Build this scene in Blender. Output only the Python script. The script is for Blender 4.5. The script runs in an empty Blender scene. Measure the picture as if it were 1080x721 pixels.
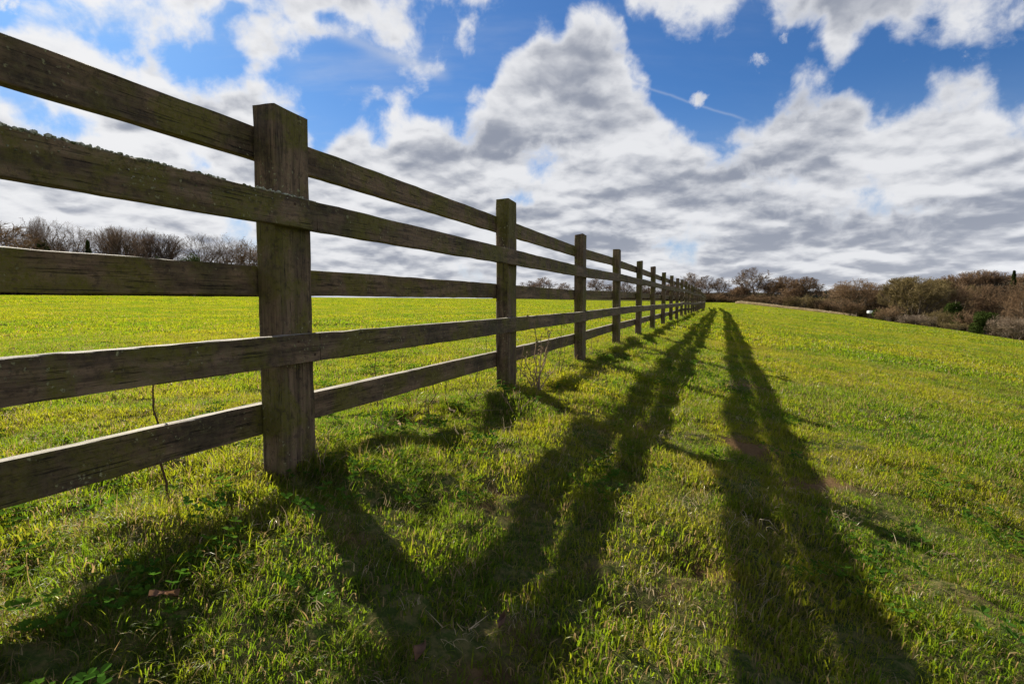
import bpy, math, random
import numpy as np
from mathutils import Vector, Matrix

random.seed(7); RNG = np.random.default_rng(11)
scene = bpy.context.scene
COL = scene.collection
R = math.radians

# ------------------------------------------------------------------ camera
EYE = 0.58                       # metres above the foot of the fence
PITCH = R(4.15)
cam_data = bpy.data.cameras.new('camera'); cam = bpy.data.objects.new('camera', cam_data)
COL.objects.link(cam); scene.camera = cam
cam_data.sensor_width = 36.0; cam_data.lens = 36.0*600/1080.0
cam_data.clip_start = 0.02; cam_data.clip_end = 6000
cam.location = (0, 0, EYE); cam.rotation_euler = (R(90)-PITCH, 0, 0)

# the picture's 1080 x 721 pixels as directions from the camera (used only to read bearings off the photograph)
def ray(px, py):
    u = (px-540)/600.0; v = (360.5-py)/600.0
    c, s = math.cos(PITCH), math.sin(PITCH)
    return (u, c+v*s, -s+v*c)
def azel(px, py):
    x, y, z = ray(px, py)
    return math.atan2(x, y), math.atan2(z, math.hypot(x, y))

# ------------------------------------------------------------------ light and exposure
SUN_AZ = R(-39.4); SUN_EL = R(32.8)
SUN_DIR = Vector((math.sin(SUN_AZ)*math.cos(SUN_EL), math.cos(SUN_AZ)*math.cos(SUN_EL), math.sin(SUN_EL)))
sun_d = bpy.data.lights.new('sun', 'SUN'); sun_d.energy = 5.0; sun_d.angle = R(0.6); sun_d.color = (1.0, 0.93, 0.80)
sun = bpy.data.objects.new('sun', sun_d); COL.objects.link(sun)
sun.location = (-20, 25, 30); sun.rotation_euler = SUN_DIR.to_track_quat('Z', 'Y').to_euler()
vs = scene.view_settings
vs.view_transform = 'Standard'; vs.look = 'None'; vs.gamma = 1.0; vs.use_curve_mapping = False
EXPO = 1.45; vs.exposure = EXPO
scene.cycles.max_bounces = 6; scene.cycles.diffuse_bounces = 3; scene.cycles.transmission_bounces = 3
scene.cycles.glossy_bounces = 2; scene.cycles.transparent_max_bounces = 4

# ------------------------------------------------------------------ node helper
class NT:
    def __init__(s, tree): s.t = tree; s.L = tree.links
    def n(s, kind, **kw):
        nd = s.t.nodes.new(kind)
        for k, v in kw.items(): setattr(nd, k, v)
        return nd
    def put(s, sock, v):
        if isinstance(v, bpy.types.NodeSocket): s.L.new(v, sock)
        elif v is not None: sock.default_value = v
    def m(s, op, a, b=None, c=None, clamp=False):
        nd = s.n('ShaderNodeMath', operation=op); nd.use_clamp = clamp
        for i, v in enumerate((a, b, c)):
            if v is not None: s.put(nd.inputs[i], v)
        return nd.outputs[0]
    def vm(s, op, a, b=None, out=0):
        nd = s.n('ShaderNodeVectorMath', operation=op)
        s.put(nd.inputs[0], a)
        if b is not None: s.put(nd.inputs[3 if op == 'SCALE' else 1], b)
        return nd.outputs[out]
    def noise(s, vec, scale, detail=4, rough=.5, dist=0., lac=2.0, out='Fac'):
        nd = s.n('ShaderNodeTexNoise'); s.put(nd.inputs['Vector'], vec)
        nd.inputs['Scale'].default_value = scale; nd.inputs['Detail'].default_value = detail
        nd.inputs['Roughness'].default_value = rough; nd.inputs['Distortion'].default_value = dist
        nd.inputs['Lacunarity'].default_value = lac
        return nd.outputs[out]
    def step(s, v, a, b, lo=0., hi=1.):
        nd = s.n('ShaderNodeMapRange'); nd.interpolation_type = 'SMOOTHSTEP'
        s.put(nd.inputs['Value'], v)
        for k, x in zip(('From Min', 'From Max', 'To Min', 'To Max'), (a, b, lo, hi)): s.put(nd.inputs[k], x)
        return nd.outputs[0]
    def mix(s, f, a, b, blend='MIX'):
        nd = s.n('ShaderNodeMix', data_type='RGBA', blend_type=blend)
        s.put(nd.inputs[0], f)
        for i, v in ((6, a), (7, b)):
            if isinstance(v, tuple) and len(v) == 3: v = v+(1,)
            s.put(nd.inputs[i], v)
        return nd.outputs[2]
    def mapv(s, vec, scale=(1, 1, 1), loc=(0, 0, 0)):
        nd = s.n('ShaderNodeMapping'); s.put(nd.inputs[0], vec)
        nd.inputs['Location'].default_value = loc; nd.inputs['Scale'].default_value = scale
        return nd.outputs[0]
    def xyz(s, x, y, z):
        nd = s.n('ShaderNodeCombineXYZ')
        for i, v in enumerate((x, y, z)): s.put(nd.inputs[i], v)
        return nd.outputs[0]

# ------------------------------------------------------------------ sky: clear Nishita sky, broken cumulus in front of it
SKY_STRENGTH = 0.06
def build_world():
    w = bpy.data.worlds.new('World'); scene.world = w; w.use_nodes = True
    t = w.node_tree; t.nodes.clear(); N = NT(t)
    sky = N.n('ShaderNodeTexSky'); sky.sky_type = 'NISHITA'; sky.sun_disc = False
    sky.sun_elevation = SUN_EL; sky.sun_rotation = SUN_AZ; sky.altitude = 100
    sky.air_density = 1.0; sky.dust_density = 0.4; sky.ozone_density = 2.2
    tc = N.n('ShaderNodeTexCoord').outputs['Generated']
    d = N.vm('NORMALIZE', tc)
    sp = N.n('ShaderNodeSeparateXYZ'); N.put(sp.inputs[0], d); X, Y, Z = sp.outputs
    az = N.m('ARCTAN2', X, Y); el = N.m('ARCSINE', Z)
    # edges of the cloud banks, as bearings and heights above the horizon
    deck = [(-60,30),(0,28),(20,23),(40,32),(73,37),(110,48),(143,63),(160,57),(187,73),(223,87),(247,78),(277,86),(300,99),(320,113),(337,128),
            (360,118),(380,112),(400,117),(423,103),(453,110),(487,104),(512,96),(522,70),(533,43),(547,20),(562,3),(587,18),(607,4),(627,-3),(645,5),
            (660,40),(668,70),(682,84),(700,115),(722,134),(742,144),(770,138),(783,118),(808,110),(820,86),(840,77),(868,90),(905,90),(925,110),
            (954,110),(975,98),(990,88),(1027,84),(1042,102),(1080,102),(1140,90)]
    upper = [(-60,-40),(0,-20),(30,-5),(50,0),(67,12),(103,28),(127,22),(153,40),(177,38),(200,35),(217,27),(253,40),(273,62),(293,55),(323,50),(340,34),
             (370,40),(403,43),(420,56),(432,42),(453,40),(477,43),(495,56),(510,33),(533,13),(545,-20),(600,-60),(650,-25),(664,0),(721,12),(750,37),(762,50),(778,33),
             (795,24),(823,33),(845,24),(860,26),(872,45),(888,61),(909,45),(950,38),(978,20),(1007,18),(1039,12),(1080,4),(1140,-20)]
    def curve(pts, azs):
        nd = N.n('ShaderNodeFloatCurve'); cm = nd.mapping; cv = cm.curves[0]
        P = sorted([(min(max((a+1.0)/2.0, 0.001), 0.999), min(max(e, 0.0), .999)) for a, e in [azel(*p) for p in pts]])
        out = [(0.0, P[0][1])]
        for p in P:
            if p[0]-out[-1][0] > .0015: out.append(p)
        out.append((1.0, out[-1][1]))
        cv.points[0].location = out[0]; cv.points[1].location = out[-1]
        for p in out[1:-1]: cv.points.new(*p)
        for q in cv.points: q.handle_type = 'AUTO_CLAMPED'
        cm.update()
        N.put(nd.inputs['Value'], N.m('MULTIPLY_ADD', azs, .5, .5, clamp=True))
        return nd.outputs[0]
    def blob(px, py, rx, ry):                   # soft patch at one bearing
        a, e = azel(px, py); sc = 600.0
        dx = N.m('MULTIPLY', N.m('SUBTRACT', az, a), sc/rx*math.cos(a)**-0.6)
        dy = N.m('MULTIPLY', N.m('SUBTRACT', el, e), sc/ry)
        r2 = N.m('ADD', N.m('MULTIPLY', dx, dx), N.m('MULTIPLY', dy, dy))
        return N.m('EXPONENT', N.m('MULTIPLY', r2, -1.0))
    # planar layer coordinates (cloud base seen in perspective)
    iz = N.m('DIVIDE', 1.0, N.m('ADD', N.m('MAXIMUM', Z, 0.0), 0.25))
    pl = N.vm('SCALE', N.xyz(X, Y, 0.0), iz)
    wob = N.noise(d, 7.0, 3, .5, out='Color')
    wv = N.vm('SCALE', N.vm('SUBTRACT', wob, (.5, .5, .5)), 0.05)
    dw = N.vm('ADD', d, wv)
    nA = N.noise(dw, 8.5, 11, .56)                           # ragged edges
    plw = N.vm('ADD', pl, N.vm('SCALE', wv, 2.2))
    plu = N.vm('SCALE', plw, .955)                            # the same layer a little higher in the sky
    nB = N.noise(plw, 2.1, 6, .45); nUp = N.noise(plu, 2.1, 6, .45)
    nC = N.noise(plw, 6.5, 7, .52); nCu = N.noise(N.vm('SCALE', plw, .975), 6.5, 7, .52)
    def puff(vec, sc, det):                                    # rounded heads: high in the middle of each, creased between
        v = N.n('ShaderNodeTexVoronoi'); v.feature = 'F1'; v.inputs['Scale'].default_value = sc
        v.inputs['Detail'].default_value = det; v.inputs['Roughness'].default_value = .45; v.normalize = True
        N.put(v.inputs['Vector'], vec); return v.outputs['Distance']
    pw = N.vm('ADD', plw, N.vm('SCALE', N.vm('SUBTRACT', N.noise(plw, 9.0, 4, .55, out='Color'), (.5, .5, .5)), .13))
    pf = N.m('SUBTRACT', puff(N.vm('SCALE', pw, .972), 4.2, 2.0), puff(pw, 4.2, 2.0))
    azw = N.m('ADD', az, N.m('MULTIPLY', N.m('SUBTRACT', N.noise(d, 16, 4, .55), .5), .035))
    eD = N.m('MULTIPLY', N.m('SUBTRACT', curve(deck, azw), el), 16.0)
    eU0 = N.m('ADD', N.m('MULTIPLY', N.m('SUBTRACT', el, curve(upper, azw)), 18.0), .15)
    eU = N.m('MINIMUM', eU0, N.m('SUBTRACT', 3.0, N.m('MULTIPLY', N.m('SUBTRACT', el, .50), 12.0)))
    e = N.m('MAXIMUM', N.m('MINIMUM', eD, 1.25), N.m('MINIMUM', N.m('MULTIPLY', eU, .8), .85))
    # outside the bearings of the photograph: scattered unseen clouds, cover raised for fill light
    side = N.step(N.m('ABSOLUTE', az), .95, 1.3)
    e = N.m('ADD', N.m('MULTIPLY', e, N.m('SUBTRACT', 1.0, side)), N.m('MULTIPLY', N.m('SUBTRACT', .75, N.m('MULTIPLY', el, .9)), side))
    holes = None
    for px, py, rx, ry, k in [(75,133,34,13,1.0),(20,100,26,10,1.0),(530,210,46,9,.9),(605,212,30,5,.4),(945,221,30,7,.45),(1027,220,20,7,.4),(772,195,26,4,.3),
                              (660,95,14,8,.3),(390,60,45,10,.7),(480,60,10,8,.5),(255,8,16,6,.5),(15,212,40,6,.7),(735,148,40,14,.3),(345,18,14,6,.6)]:
        b = N.m('MULTIPLY', blob(px, py, rx, ry), k); holes = b if holes is None else N.m('ADD', holes, b)
    dens = N.m('SUBTRACT', N.m('ADD', e, N.m('MULTIPLY', N.m('SUBTRACT', nA, .5), 5.2)), holes)
    puffs = None
    for px, py, rx, ry, k in [(371,97,10,7,1.3),(738,106,12,8,1.5),(806,60,20,9,1.0),(826,38,8,11,1.2),(462,63,7,16,1.0),(6,6,18,12,1.5),(1035,60,24,10,.6)]:
        b = N.m('MULTIPLY', blob(px, py, rx, ry), k); puffs = b if puffs is None else N.m('ADD', puffs, b)
    # clear-sky depth must stay below zero well away from the banks
    dens = N.m('MAXIMUM', dens, N.m('ADD', N.m('MULTIPLY', puffs, .75), N.m('ADD', N.m('MULTIPLY', N.m('SUBTRACT', N.noise(dw, 26, 6, .65), .5), 3.2), -.75)))
    alpha = N.step(dens, -.14, .72)
    thin = N.noise(N.mapv(pl, (1.2, 3.5, 1)), 1.3, 6, .6)     # high veil, stronger towards the sun
    sund = N.vm('DOT_PRODUCT', d, tuple(SUN_DIR), out=1)
    glow = N.m('POWER', N.m('MAXIMUM', sund, 0.0), 7.0)
    veil = N.m('MULTIPLY', N.m('ADD', N.step(thin, .45, .8, 0, .22), .02), N.m('ADD', .35, N.m('MULTIPLY', glow, 1.9)))
    # contrails
    def trail(x0, y0, x1, y1, wd, k):
        a0, e0 = azel(x0, y0); a1, e1 = azel(x1, y1)
        L = math.hypot(a1-a0, e1-e0); ux, uy = (a1-a0)/L, (e1-e0)/L
        da = N.m('SUBTRACT', az, a0); de = N.m('SUBTRACT', el, e0)
        al = N.m('ADD', N.m('MULTIPLY', da, ux), N.m('MULTIPLY', de, uy))
        ac = N.m('ADD', N.m('MULTIPLY', da, -uy), N.m('MULTIPLY', de, ux))
        ac = N.m('ADD', ac, N.m('MULTIPLY', N.m('SUBTRACT', N.noise(d, 40, 2), .5), .004))
        g = N.m('EXPONENT', N.m('MULTIPLY', N.m('POWER', N.m('DIVIDE', N.m('ABSOLUTE', ac), wd), 2.0), -1.0))
        inside = N.m('MULTIPLY', N.step(al, -.02, .03), N.m('SUBTRACT', 1.0, N.step(al, L-.03, L+.01)))
        return N.m('MULTIPLY', N.m('MULTIPLY', g, inside), k)
    tr = N.m('ADD', trail(655, 82, 792, 128, .0018, .22), trail(345, 30, 475, 82, .009, .38))
    veil = N.m('ADD', veil, tr, clamp=True)
    # shade: thin and sunward-top parts white, thick cores and undersides grey
    grad = N.m('ADD', N.m('MULTIPLY', N.m('SUBTRACT', nB, nUp), 8.0), N.m('MULTIPLY', N.m('SUBTRACT', nC, nCu), 3.4))
    grad = N.m('ADD', grad, N.m('MULTIPLY', N.m('SUBTRACT', nC, .5), -.9))
    cores = None
    for px, py, rx, ry, k in [(618,92,40,26,1.3),(640,120,35,16,.8),(560,135,60,16,1.0),(510,145,50,14,1.3),(540,172,90,14,.8),(330,165,60,30,.3),(900,158,100,12,.8),(990,146,80,10,.6),
                              (810,165,80,12,.6),(930,30,70,14,.4),(720,10,60,8,.3),(400,5,60,12,.5),(200,60,80,14,.7),(250,110,30,20,.7),(120,200,90,14,.5),(760,250,200,10,.3),(1000,240,120,10,.4)]:
        b = N.m('MULTIPLY', blob(px, py, rx, ry), k); cores = b if cores is None else N.m('ADD', cores, b)
    deep = N.m('ADD', N.step(el, .40, .02, 0, .30), N.step(az, -.2, .6, 0, .16))                                   # distant layers overlap: greyer
    g = N.m('ADD', N.m('MULTIPLY', N.m('SUBTRACT', nB, .52), 3.4), N.m('MULTIPLY', N.m('MINIMUM', N.m('SUBTRACT', dens, .75), .9), .30))
    g = N.m('ADD', g, N.m('MULTIPLY', cores, .50)); g = N.m('ADD', g, deep)
    g = N.m('SUBTRACT', g, N.m('MULTIPLY', grad, .75)); g = N.m('SUBTRACT', g, N.m('MULTIPLY', pf, 4.0)); g = N.m('ADD', g, .12)
    g = N.m('SUBTRACT', g, N.m('MULTIPLY', glow, .45))
    g = N.m('MULTIPLY', N.step(g, -.45, 1.55), N.step(el, .0, .16, .80, 1.0))
    rim = N.step(dens, .1, 1.1)
    g = N.m('MULTIPLY', g, N.m('MULTIPLY_ADD', rim, .9, .1))
    K = 1.0/SKY_STRENGTH/(2**EXPO)
    white = N.mix(N.m('MULTIPLY', glow, .8), (.80*K, .81*K, .84*K), (.93*K, .93*K, .94*K))
    grey = (.285*K, .315*K, .390*K)
    cloud = N.mix(g, white, grey)
    # front-lit clouds opposite the sun, mostly out of view, brightened to fill the shadows
    fr = N.m('MULTIPLY_ADD', N.step(sund, .35, -.45), .55, 1.0)
    cloud = N.vm('SCALE', cloud, fr)
    blue = N.mix(1.0, sky.outputs[0], (0.215, 0.40, 0.62), 'MULTIPLY')
    blue = N.mix(N.step(el, .34, .05, 0, .62), blue, (.42*K, .54*K, .72*K))
    base = N.mix(veil, blue, (.62*K, .66*K, .74*K))
    final = N.mix(alpha, base, cloud)
    # below the horizon the world is dim earth
    final = N.mix(N.step(Z, -.02, .0), (.3, .3, .2), final)
    bg = N.n('ShaderNodeBackground'); bg.inputs['Strength'].default_value = SKY_STRENGTH
    N.put(bg.inputs['Color'], final)
    o = N.n('ShaderNodeOutputWorld'); t.links.new(bg.outputs[0], o.inputs[0])
    w.cycles.sampling_method = 'MANUAL'; w.cycles.sample_map_resolution = 256
build_world()

# ------------------------------------------------------------------ small tools
def tag(o, label=None, cat=None, group=None, kind=None):
    if label: o['label'] = label
    if cat: o['category'] = cat
    if group: o['group'] = group
    if kind: o['kind'] = kind
    return o
def link(o, parent=None):
    COL.objects.link(o)
    if parent is not None: o.parent = parent
    return o
def mesh_np(name, V, F, mat=None, smooth=False):
    """V (n,3); F list of faces or (m,k) array"""
    me = bpy.data.meshes.new(name)
    V = np.asarray(V, np.float32)
    if isinstance(F, np.ndarray):
        k = F.shape[1]; me.vertices.add(len(V)); me.vertices.foreach_set('co', V.ravel())
        me.loops.add(F.size); me.loops.foreach_set('vertex_index', F.astype(np.int32).ravel())
        me.polygons.add(len(F)); me.polygons.foreach_set('loop_start', np.arange(0, F.size, k, dtype=np.int32))
        me.update(calc_edges=True); me.validate()
    else:
        me.from_pydata(V.tolist(), [], F)
    if smooth: me.polygons.foreach_set('use_smooth', [True]*len(me.polygons))
    if mat: me.materials.append(mat)
    return me
def obj(name, me, parent=None): return link(bpy.data.objects.new(name, me), parent)
def empty(name, loc=(0, 0, 0), rz=0.0):
    o = bpy.data.objects.new(name, None); o.empty_display_size = .3; COL.objects.link(o)
    o.location = loc; o.rotation_euler = (0, 0, rz); return o
def copy_tree(o, parent=None):
    c = o.copy(); COL.objects.link(c); c.parent = parent
    for ch in o.children: copy_tree(ch, c)
    return c
def sstep(x, a, b):
    t = np.clip((np.asarray(x, float)-a)/(b-a), 0, 1); return t*t*(3-2*t)

def _h(ix, iy, s):
    n = (ix.astype(np.int64)*374761393 + iy.astype(np.int64)*668265263 + s*1442695041) & 0xffffffff
    n = ((n ^ (n >> 13))*1274126177) & 0xffffffff
    return ((n ^ (n >> 16)) & 0xffff)/65535.0
def vnoise(x, y, s=0):
    x = np.asarray(x, float); y = np.asarray(y, float)
    ix = np.floor(x); iy = np.floor(y); fx = x-ix; fy = y-iy
    fx = fx*fx*fx*(fx*(fx*6-15)+10); fy = fy*fy*fy*(fy*(fy*6-15)+10)
    a = _h(ix, iy, s); b = _h(ix+1, iy, s); c = _h(ix, iy+1, s); d = _h(ix+1, iy+1, s)
    return (a*(1-fx)+b*fx)*(1-fy)+(c*(1-fx)+d*fx)*fy
def fbm(x, y, s=0, o=4, g=.5):
    v = 0; a = 1; n = 0
    for i in range(o):
        c, sn = math.cos(i*1.1), math.sin(i*1.1)
        v = v+a*vnoise((x*c-y*sn)*2**i, (x*sn+y*c)*2**i, s+i*17); n += a; a *= g
    return v/n

# ------------------------------------------------------------------ terrain: hillside field, level pasture left of the fence, valley, far hills
AL = R(20.42); CA, SA = math.cos(AL), math.sin(AL); FQ = 1.42      # fence line bearing; camera stands 1.42 m right of it
def qt(x, y): return x*CA-y*SA+FQ, x*SA+y*CA
def xy(q, t): q = q-FQ; return q*CA+t*SA, -q*SA+t*CA
def bump(x, y, px, r, rad, h, rad2=None):
    a, _ = azel(px, 317); cx, cy = r*math.sin(a), r*math.cos(a)
    ca, sa = math.cos(a), math.sin(a)
    u = (x-cx)*ca-(y-cy)*sa; v = (x-cx)*sa+(y-cy)*ca
    return h*np.exp(-(u/rad)**2-(v/(rad2 or rad))**2)
def macro(x, y):
    x = np.asarray(x, float); y = np.asarray(y, float)
    q, t = qt(x, y); r = np.hypot(x, y)
    m = .13-.032*sstep(t, 8, 70)
    qp = .25*np.logaddexp(0, q/.25)                      # soft shoulder at the fence
    z = -m*(qp-.17) - .00030*np.minimum(qp, 80)**2 - .0048*np.maximum(0, qp-19)**2*sstep(t, -40, 10)
    z = np.where(z < -6, -6-6*np.tanh((-z-6)/6.), z)
    z = z + 1.15*sstep(-q, 3, 75) - .02*np.minimum(np.maximum(-q, 0), 1.2)
    z = z + bump(x, y, 1150, 420, 170, 19, 150) + bump(x, y, 900, 1000, 330, 19, 250)
    z = z - .35*sstep(t, 36, 60)*sstep(q, 6, 0)*sstep(q, -12, -2)
    z = z + .050*np.exp(-(q/.42)**2)*np.exp(-((t-1.45)/.8)**2)
    z = z - .045 - .022*np.exp(-((t-4.6)/2.0)**2)*np.exp(-((q-.3)/2.5)**2)
    z = z + .05*(fbm(x/7, y/7, 5, 3)-.5)*sstep(r, 8, 20)*2
    return z
def micro(x, y):
    q, t = qt(x, y); r = np.hypot(x, y)
    rough = .55+1.1*np.exp(-((q-.15)/.45)**2)+.35*sstep(fbm(x/2.3, y/2.3, 9, 3), .45, .65)
    b = (fbm(x/.42, y/.42, 21, 4, .55)-.5)*.125*rough + (fbm(x/.13, y/.13, 33, 3)-.5)*.050
    b = b + (fbm(x/1.1, y/1.1, 27, 3)-.5)*.05*sstep(r, 3, 9)*(1-sstep(r, 60, 110))
    b = b*(1-sstep(r, 18, 110))
    b = b + .014*(fbm(x/.035, y/.035, 39, 3)-.5)*(1-sstep(r, 3, 5))
    b = b - .020*bare(x, y)*(1-sstep(r, 9, 20)) - .07*np.exp(-((x-HOLE[0])**2+(y-HOLE[1])**2)/.0045)
    return b
WORN = []
def bare(x, y): return np.clip(_bare(x, y), 0, 1)
def _bare(x, y):
    """worn earth along the trodden line beside the fence"""
    q, t = qt(x, y)
    band = np.exp(-((q-1.38)/.42)**2)*sstep(t, 14, 4)
    n = fbm(x/.5+3.1, y/.5, 41, 4, .6)
    return sstep(n+.17*band, .70, .90)*sstep(np.hypot(x, y), .6, 1.2)+sum(1.25*k*np.exp(-((x-a)**2+(y-b)**2)/s**2)*sstep(n, .36, .56) for a, b, s, k in WORN)
HOLE = (0, 0)
def ground(x, y): return macro(x, y)+micro(x, y)
def gp(px, py, surf=macro):
    d = ray(px, py); k = .3
    for _ in range(4000):
        if EYE+d[2]*k <= float(surf(d[0]*k, d[1]*k)): break
        k *= 1.006
    return d[0]*k, d[1]*k
HOLE = gp(716, 588)
WORN = [(*gp(px, py), s, k) for px, py, s, k in [(738,592,.10,1.1),(770,600,.05,.9),(788,548,.06,1.0),(772,466,.08,.6),(838,592,.07,.9),(560,668,.07,.7),(800,706,.05,.8),(512,712,.06,.7),(690,452,.14,.6),(850,690,.05,.7),(655,640,.06,.6),(700,560,.08,.6)]]
def at(px, dist):
    a, _ = azel(px, 317); x, y = dist*math.sin(a), dist*math.cos(a)
    return x, y, float(macro(x, y))
def height_at(px, py, dist):           # height above the eye line of a sight line at a distance
    a, e = azel(px, py); return EYE+dist*math.tan(e)

def material(name):
    m = bpy.data.materials.new(name); m.use_nodes = True; m.node_tree.nodes.clear()
    N = NT(m.node_tree); out = N.n('ShaderNodeOutputMaterial'); return m, N, out

def grass_field_colour(N, P):
    """patches of lush, yellow and tired grass over the fields (same for blades and the sward below them)"""
    big = N.noise(P, .33, 4, .6); mid = N.noise(P, 1.7, 4, .6); small = N.noise(P, 7.0, 3, .6)
    k = N.m('ADD', N.m('MULTIPLY', big, .5), N.m('MULTIPLY', mid, .5))
    tired = N.m('MULTIPLY', N.step(N.noise(N.vm('ADD', P, (31., 7., 0.)), .9, 6, .68), .50, .70), N.step(small, .38, .58, .35, 1.0))
    return N.step(k, .42, .58), N.step(mid, .52, .68), small, tired

def ground_material():
    m, N, out = material('turf_and_soil')
    P = N.n('ShaderNodeNewGeometry').outputs['Position']
    a, b, s, tired = grass_field_colour(N, P)
    turf = N.mix(a, (.080, .110, .013), (.142, .148, .017))
    turf = N.mix(N.m('MULTIPLY', b, .5), turf, (.065, .105, .008))
    fine = N.noise(P, 38, 4, .65)
    turf = N.mix(N.step(fine, .5, .75), turf, (.17, .15, .04))
    turf = N.mix(N.m('MULTIPLY', tired, .4), turf, (.135, .105, .035))
    moss = N.mix(N.step(fine, .4, .6), (.046, .066, .016), (.120, .108, .040))
    soil = N.mix(N.noise(P, 60, 5, .7), (.085, .052, .026), (.21, .130, .062))
    at_ = N.n('ShaderNodeAttribute', attribute_name='bare').outputs['Fac']
    near = N.n('ShaderNodeAttribute', attribute_name='near').outputs['Fac']
    c = N.mix(near, turf, moss); c = N.mix(at_, c, soil)
    far = N.n('ShaderNodeAttribute', attribute_name='outland').outputs['Fac']
    c = N.mix(far, c, (.055, .048, .026))
    bs = N.n('ShaderNodeBsdfDiffuse'); N.put(bs.inputs[0], c); bs.inputs[1].default_value = 1
    bp = N.n('ShaderNodeBump'); bp.inputs['Strength'].default_value = .6; bp.inputs['Distance'].default_value = .02
    N.put(bp.inputs['Height'], N.noise(P, 45, 5, .7)); N.put(bs.inputs['Normal'], bp.outputs[0])
    N.put(out.inputs[0], bs.outputs[0]); return m

def build_ground():
    az = np.concatenate([np.arange(-64, 64, .42), np.arange(64, 296, 4.0)])*math.pi/180
    rr = .12*1.0185**np.arange(0, 560); rr = rr[rr < 3400]
    A, RR = np.meshgrid(az, rr); x = np.sin(A)*RR; y = np.cos(A)*RR
    z = ground(x, y); z = z - .00000*RR
    n, k = len(rr), len(az)
    V = np.stack([x, y, z], -1).reshape(-1, 3)
    i, j = np.meshgrid(np.arange(n-1), np.arange(k), indexing='ij'); j2 = (j+1) % k
    F = np.stack([i*k+j, i*k+j2, (i+1)*k+j2, (i+1)*k+j], -1).reshape(-1, 4)[:, ::-1]
    c = len(V); V = np.vstack([V, [[0, 0, float(ground(np.array([0.]), np.array([0.]))[0])]]])
    fan = np.stack([np.full(k, c), (np.arange(k)+1) % k, np.arange(k)], -1)
    me = mesh_np('ground', V, F, ground_material(), True)
    q, t = qt(V[:, 0], V[:, 1]); r = np.hypot(V[:, 0], V[:, 1])
    for nm, arr in (('bare', bare(V[:, 0], V[:, 1])*(1-sstep(r, 15, 40))), ('near', 1-sstep(r, 7, 45)),
                    ('outland', np.maximum(sstep(r, 150, 190), sstep(q, 60, 75)))):
        at_ = me.attributes.new(nm, 'FLOAT', 'POINT'); at_.data.foreach_set('value', arr.astype(np.float32))
    o = obj('ground', me); tag(o, kind='structure'); return o
build_ground()

# ------------------------------------------------------------------ fence
def wood_material(name, axis, dark):
    m, N, out = material(name)
    P = N.n('ShaderNodeTexCoord').outputs['Object']
    sc = {'x': (.07, 1, 1), 'z': (1, 1, .07)}[axis]
    sc2 = {'x': (.25, 1, 1), 'z': (1, 1, .25)}[axis]
    grain = N.noise(N.mapv(P, sc), 110, 7, .65); band = N.noise(N.mapv(P, sc), 22, 5, .6, .6)
    blot = N.noise(P, 4.5, 5, .65, .4); blot2 = N.noise(N.mapv(P, sc2, (3, 1, 7)), 11, 6, .65); fine = N.noise(P, 140, 4, .7)
    c = N.mix(N.step(band, .34, .66), (.078, .052, .030), (.245, .165, .100))
    c = N.mix(N.step(grain, .48, .70, 0, .75), c, (.028, .019, .013))
    c = N.mix(N.step(blot2, .52, .66, 0, .45), c, (.30, .215, .135))
    alg = N.m('MULTIPLY', N.step(blot, .44, .60), N.step(fine, .30, .58, .35, .95))
    c = N.mix(alg, c, (.125, .115, .012))
    c = N.mix(N.step(N.noise(P, 2.6, 4, .6), .53, .66, 0, .62), c, (.044, .036, .020))
    cr = N.noise(N.mapv(P, {'x': (.022, 1, 1), 'z': (1, 1, .022)}[axis]), 230, 3, .55, .25)
    crack = N.m('MULTIPLY', N.step(cr, .60, .66), N.step(N.noise(P, 9, 3, .6), .40, .60))
    c = N.mix(N.m('MULTIPLY', crack, .85), c, (.010, .008, .006))
    mott = N.noise(P, 42, 6, .75)
    c = N.mix(N.step(mott, .50, .64, 0, .55), c, (.135, .118, .052)); c = N.mix(N.step(mott, .50, .36, 0, .6), c, (.034, .026, .017))
    # pale lichen specks
    vo = N.n('ShaderNodeTexVoronoi'); vo.inputs['Scale'].default_value = 58; N.put(vo.inputs['Vector'], N.vm('ADD', P, N.vm('SCALE', N.noise(P, 60, 3, out='Color'), .02)))
    sp = N.m('MULTIPLY', N.step(vo.outputs['Distance'], .30, .16), N.step(N.noise(P, 7.5, 3, .6), .49, .62))
    sp = N.m('MULTIPLY', sp, N.step(N.n('ShaderNodeSeparateColor').outputs[0] if 0 else fine, .42, .55))
    c = N.mix(sp, c, (.33, .32, .17))
    if dark != 1: c = N.mix(1.0, c, (dark, dark, dark), 'MULTIPLY')
    # upward-facing sides tinted paler, in blotches
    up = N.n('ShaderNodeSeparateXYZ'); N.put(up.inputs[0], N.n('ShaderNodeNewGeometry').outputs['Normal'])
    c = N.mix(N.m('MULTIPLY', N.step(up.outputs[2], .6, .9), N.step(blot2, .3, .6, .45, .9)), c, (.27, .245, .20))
    bs = N.n('ShaderNodeBsdfPrincipled'); N.put(bs.inputs['Base Color'], c); bs.inputs['Roughness'].default_value = .82
    bs.inputs['Specular IOR Level'].default_value = .25
    bp = N.n('ShaderNodeBump'); bp.inputs['Strength'].default_value = .85; bp.inputs['Distance'].default_value = .004
    h = N.m('ADD', N.m('ADD', grain, N.m('MULTIPLY', band, .8)), N.m('ADD', N.m('MULTIPLY', fine, .35), N.m('MULTIPLY', sp, .5)))
    h = N.m('SUBTRACT', N.m('ADD', h, N.m('MULTIPLY', mott, .6)), N.m('MULTIPLY', crack, 1.2))
    N.put(bp.inputs['Height'], h); N.put(bs.inputs['Normal'], bp.outputs[0])
    N.put(out.inputs[0], bs.outputs[0]); return m
M_RAIL = wood_material('weathered_rail_timber', 'x', .74)
M_POST = wood_material('weathered_post_timber', 'z', .72)
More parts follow.
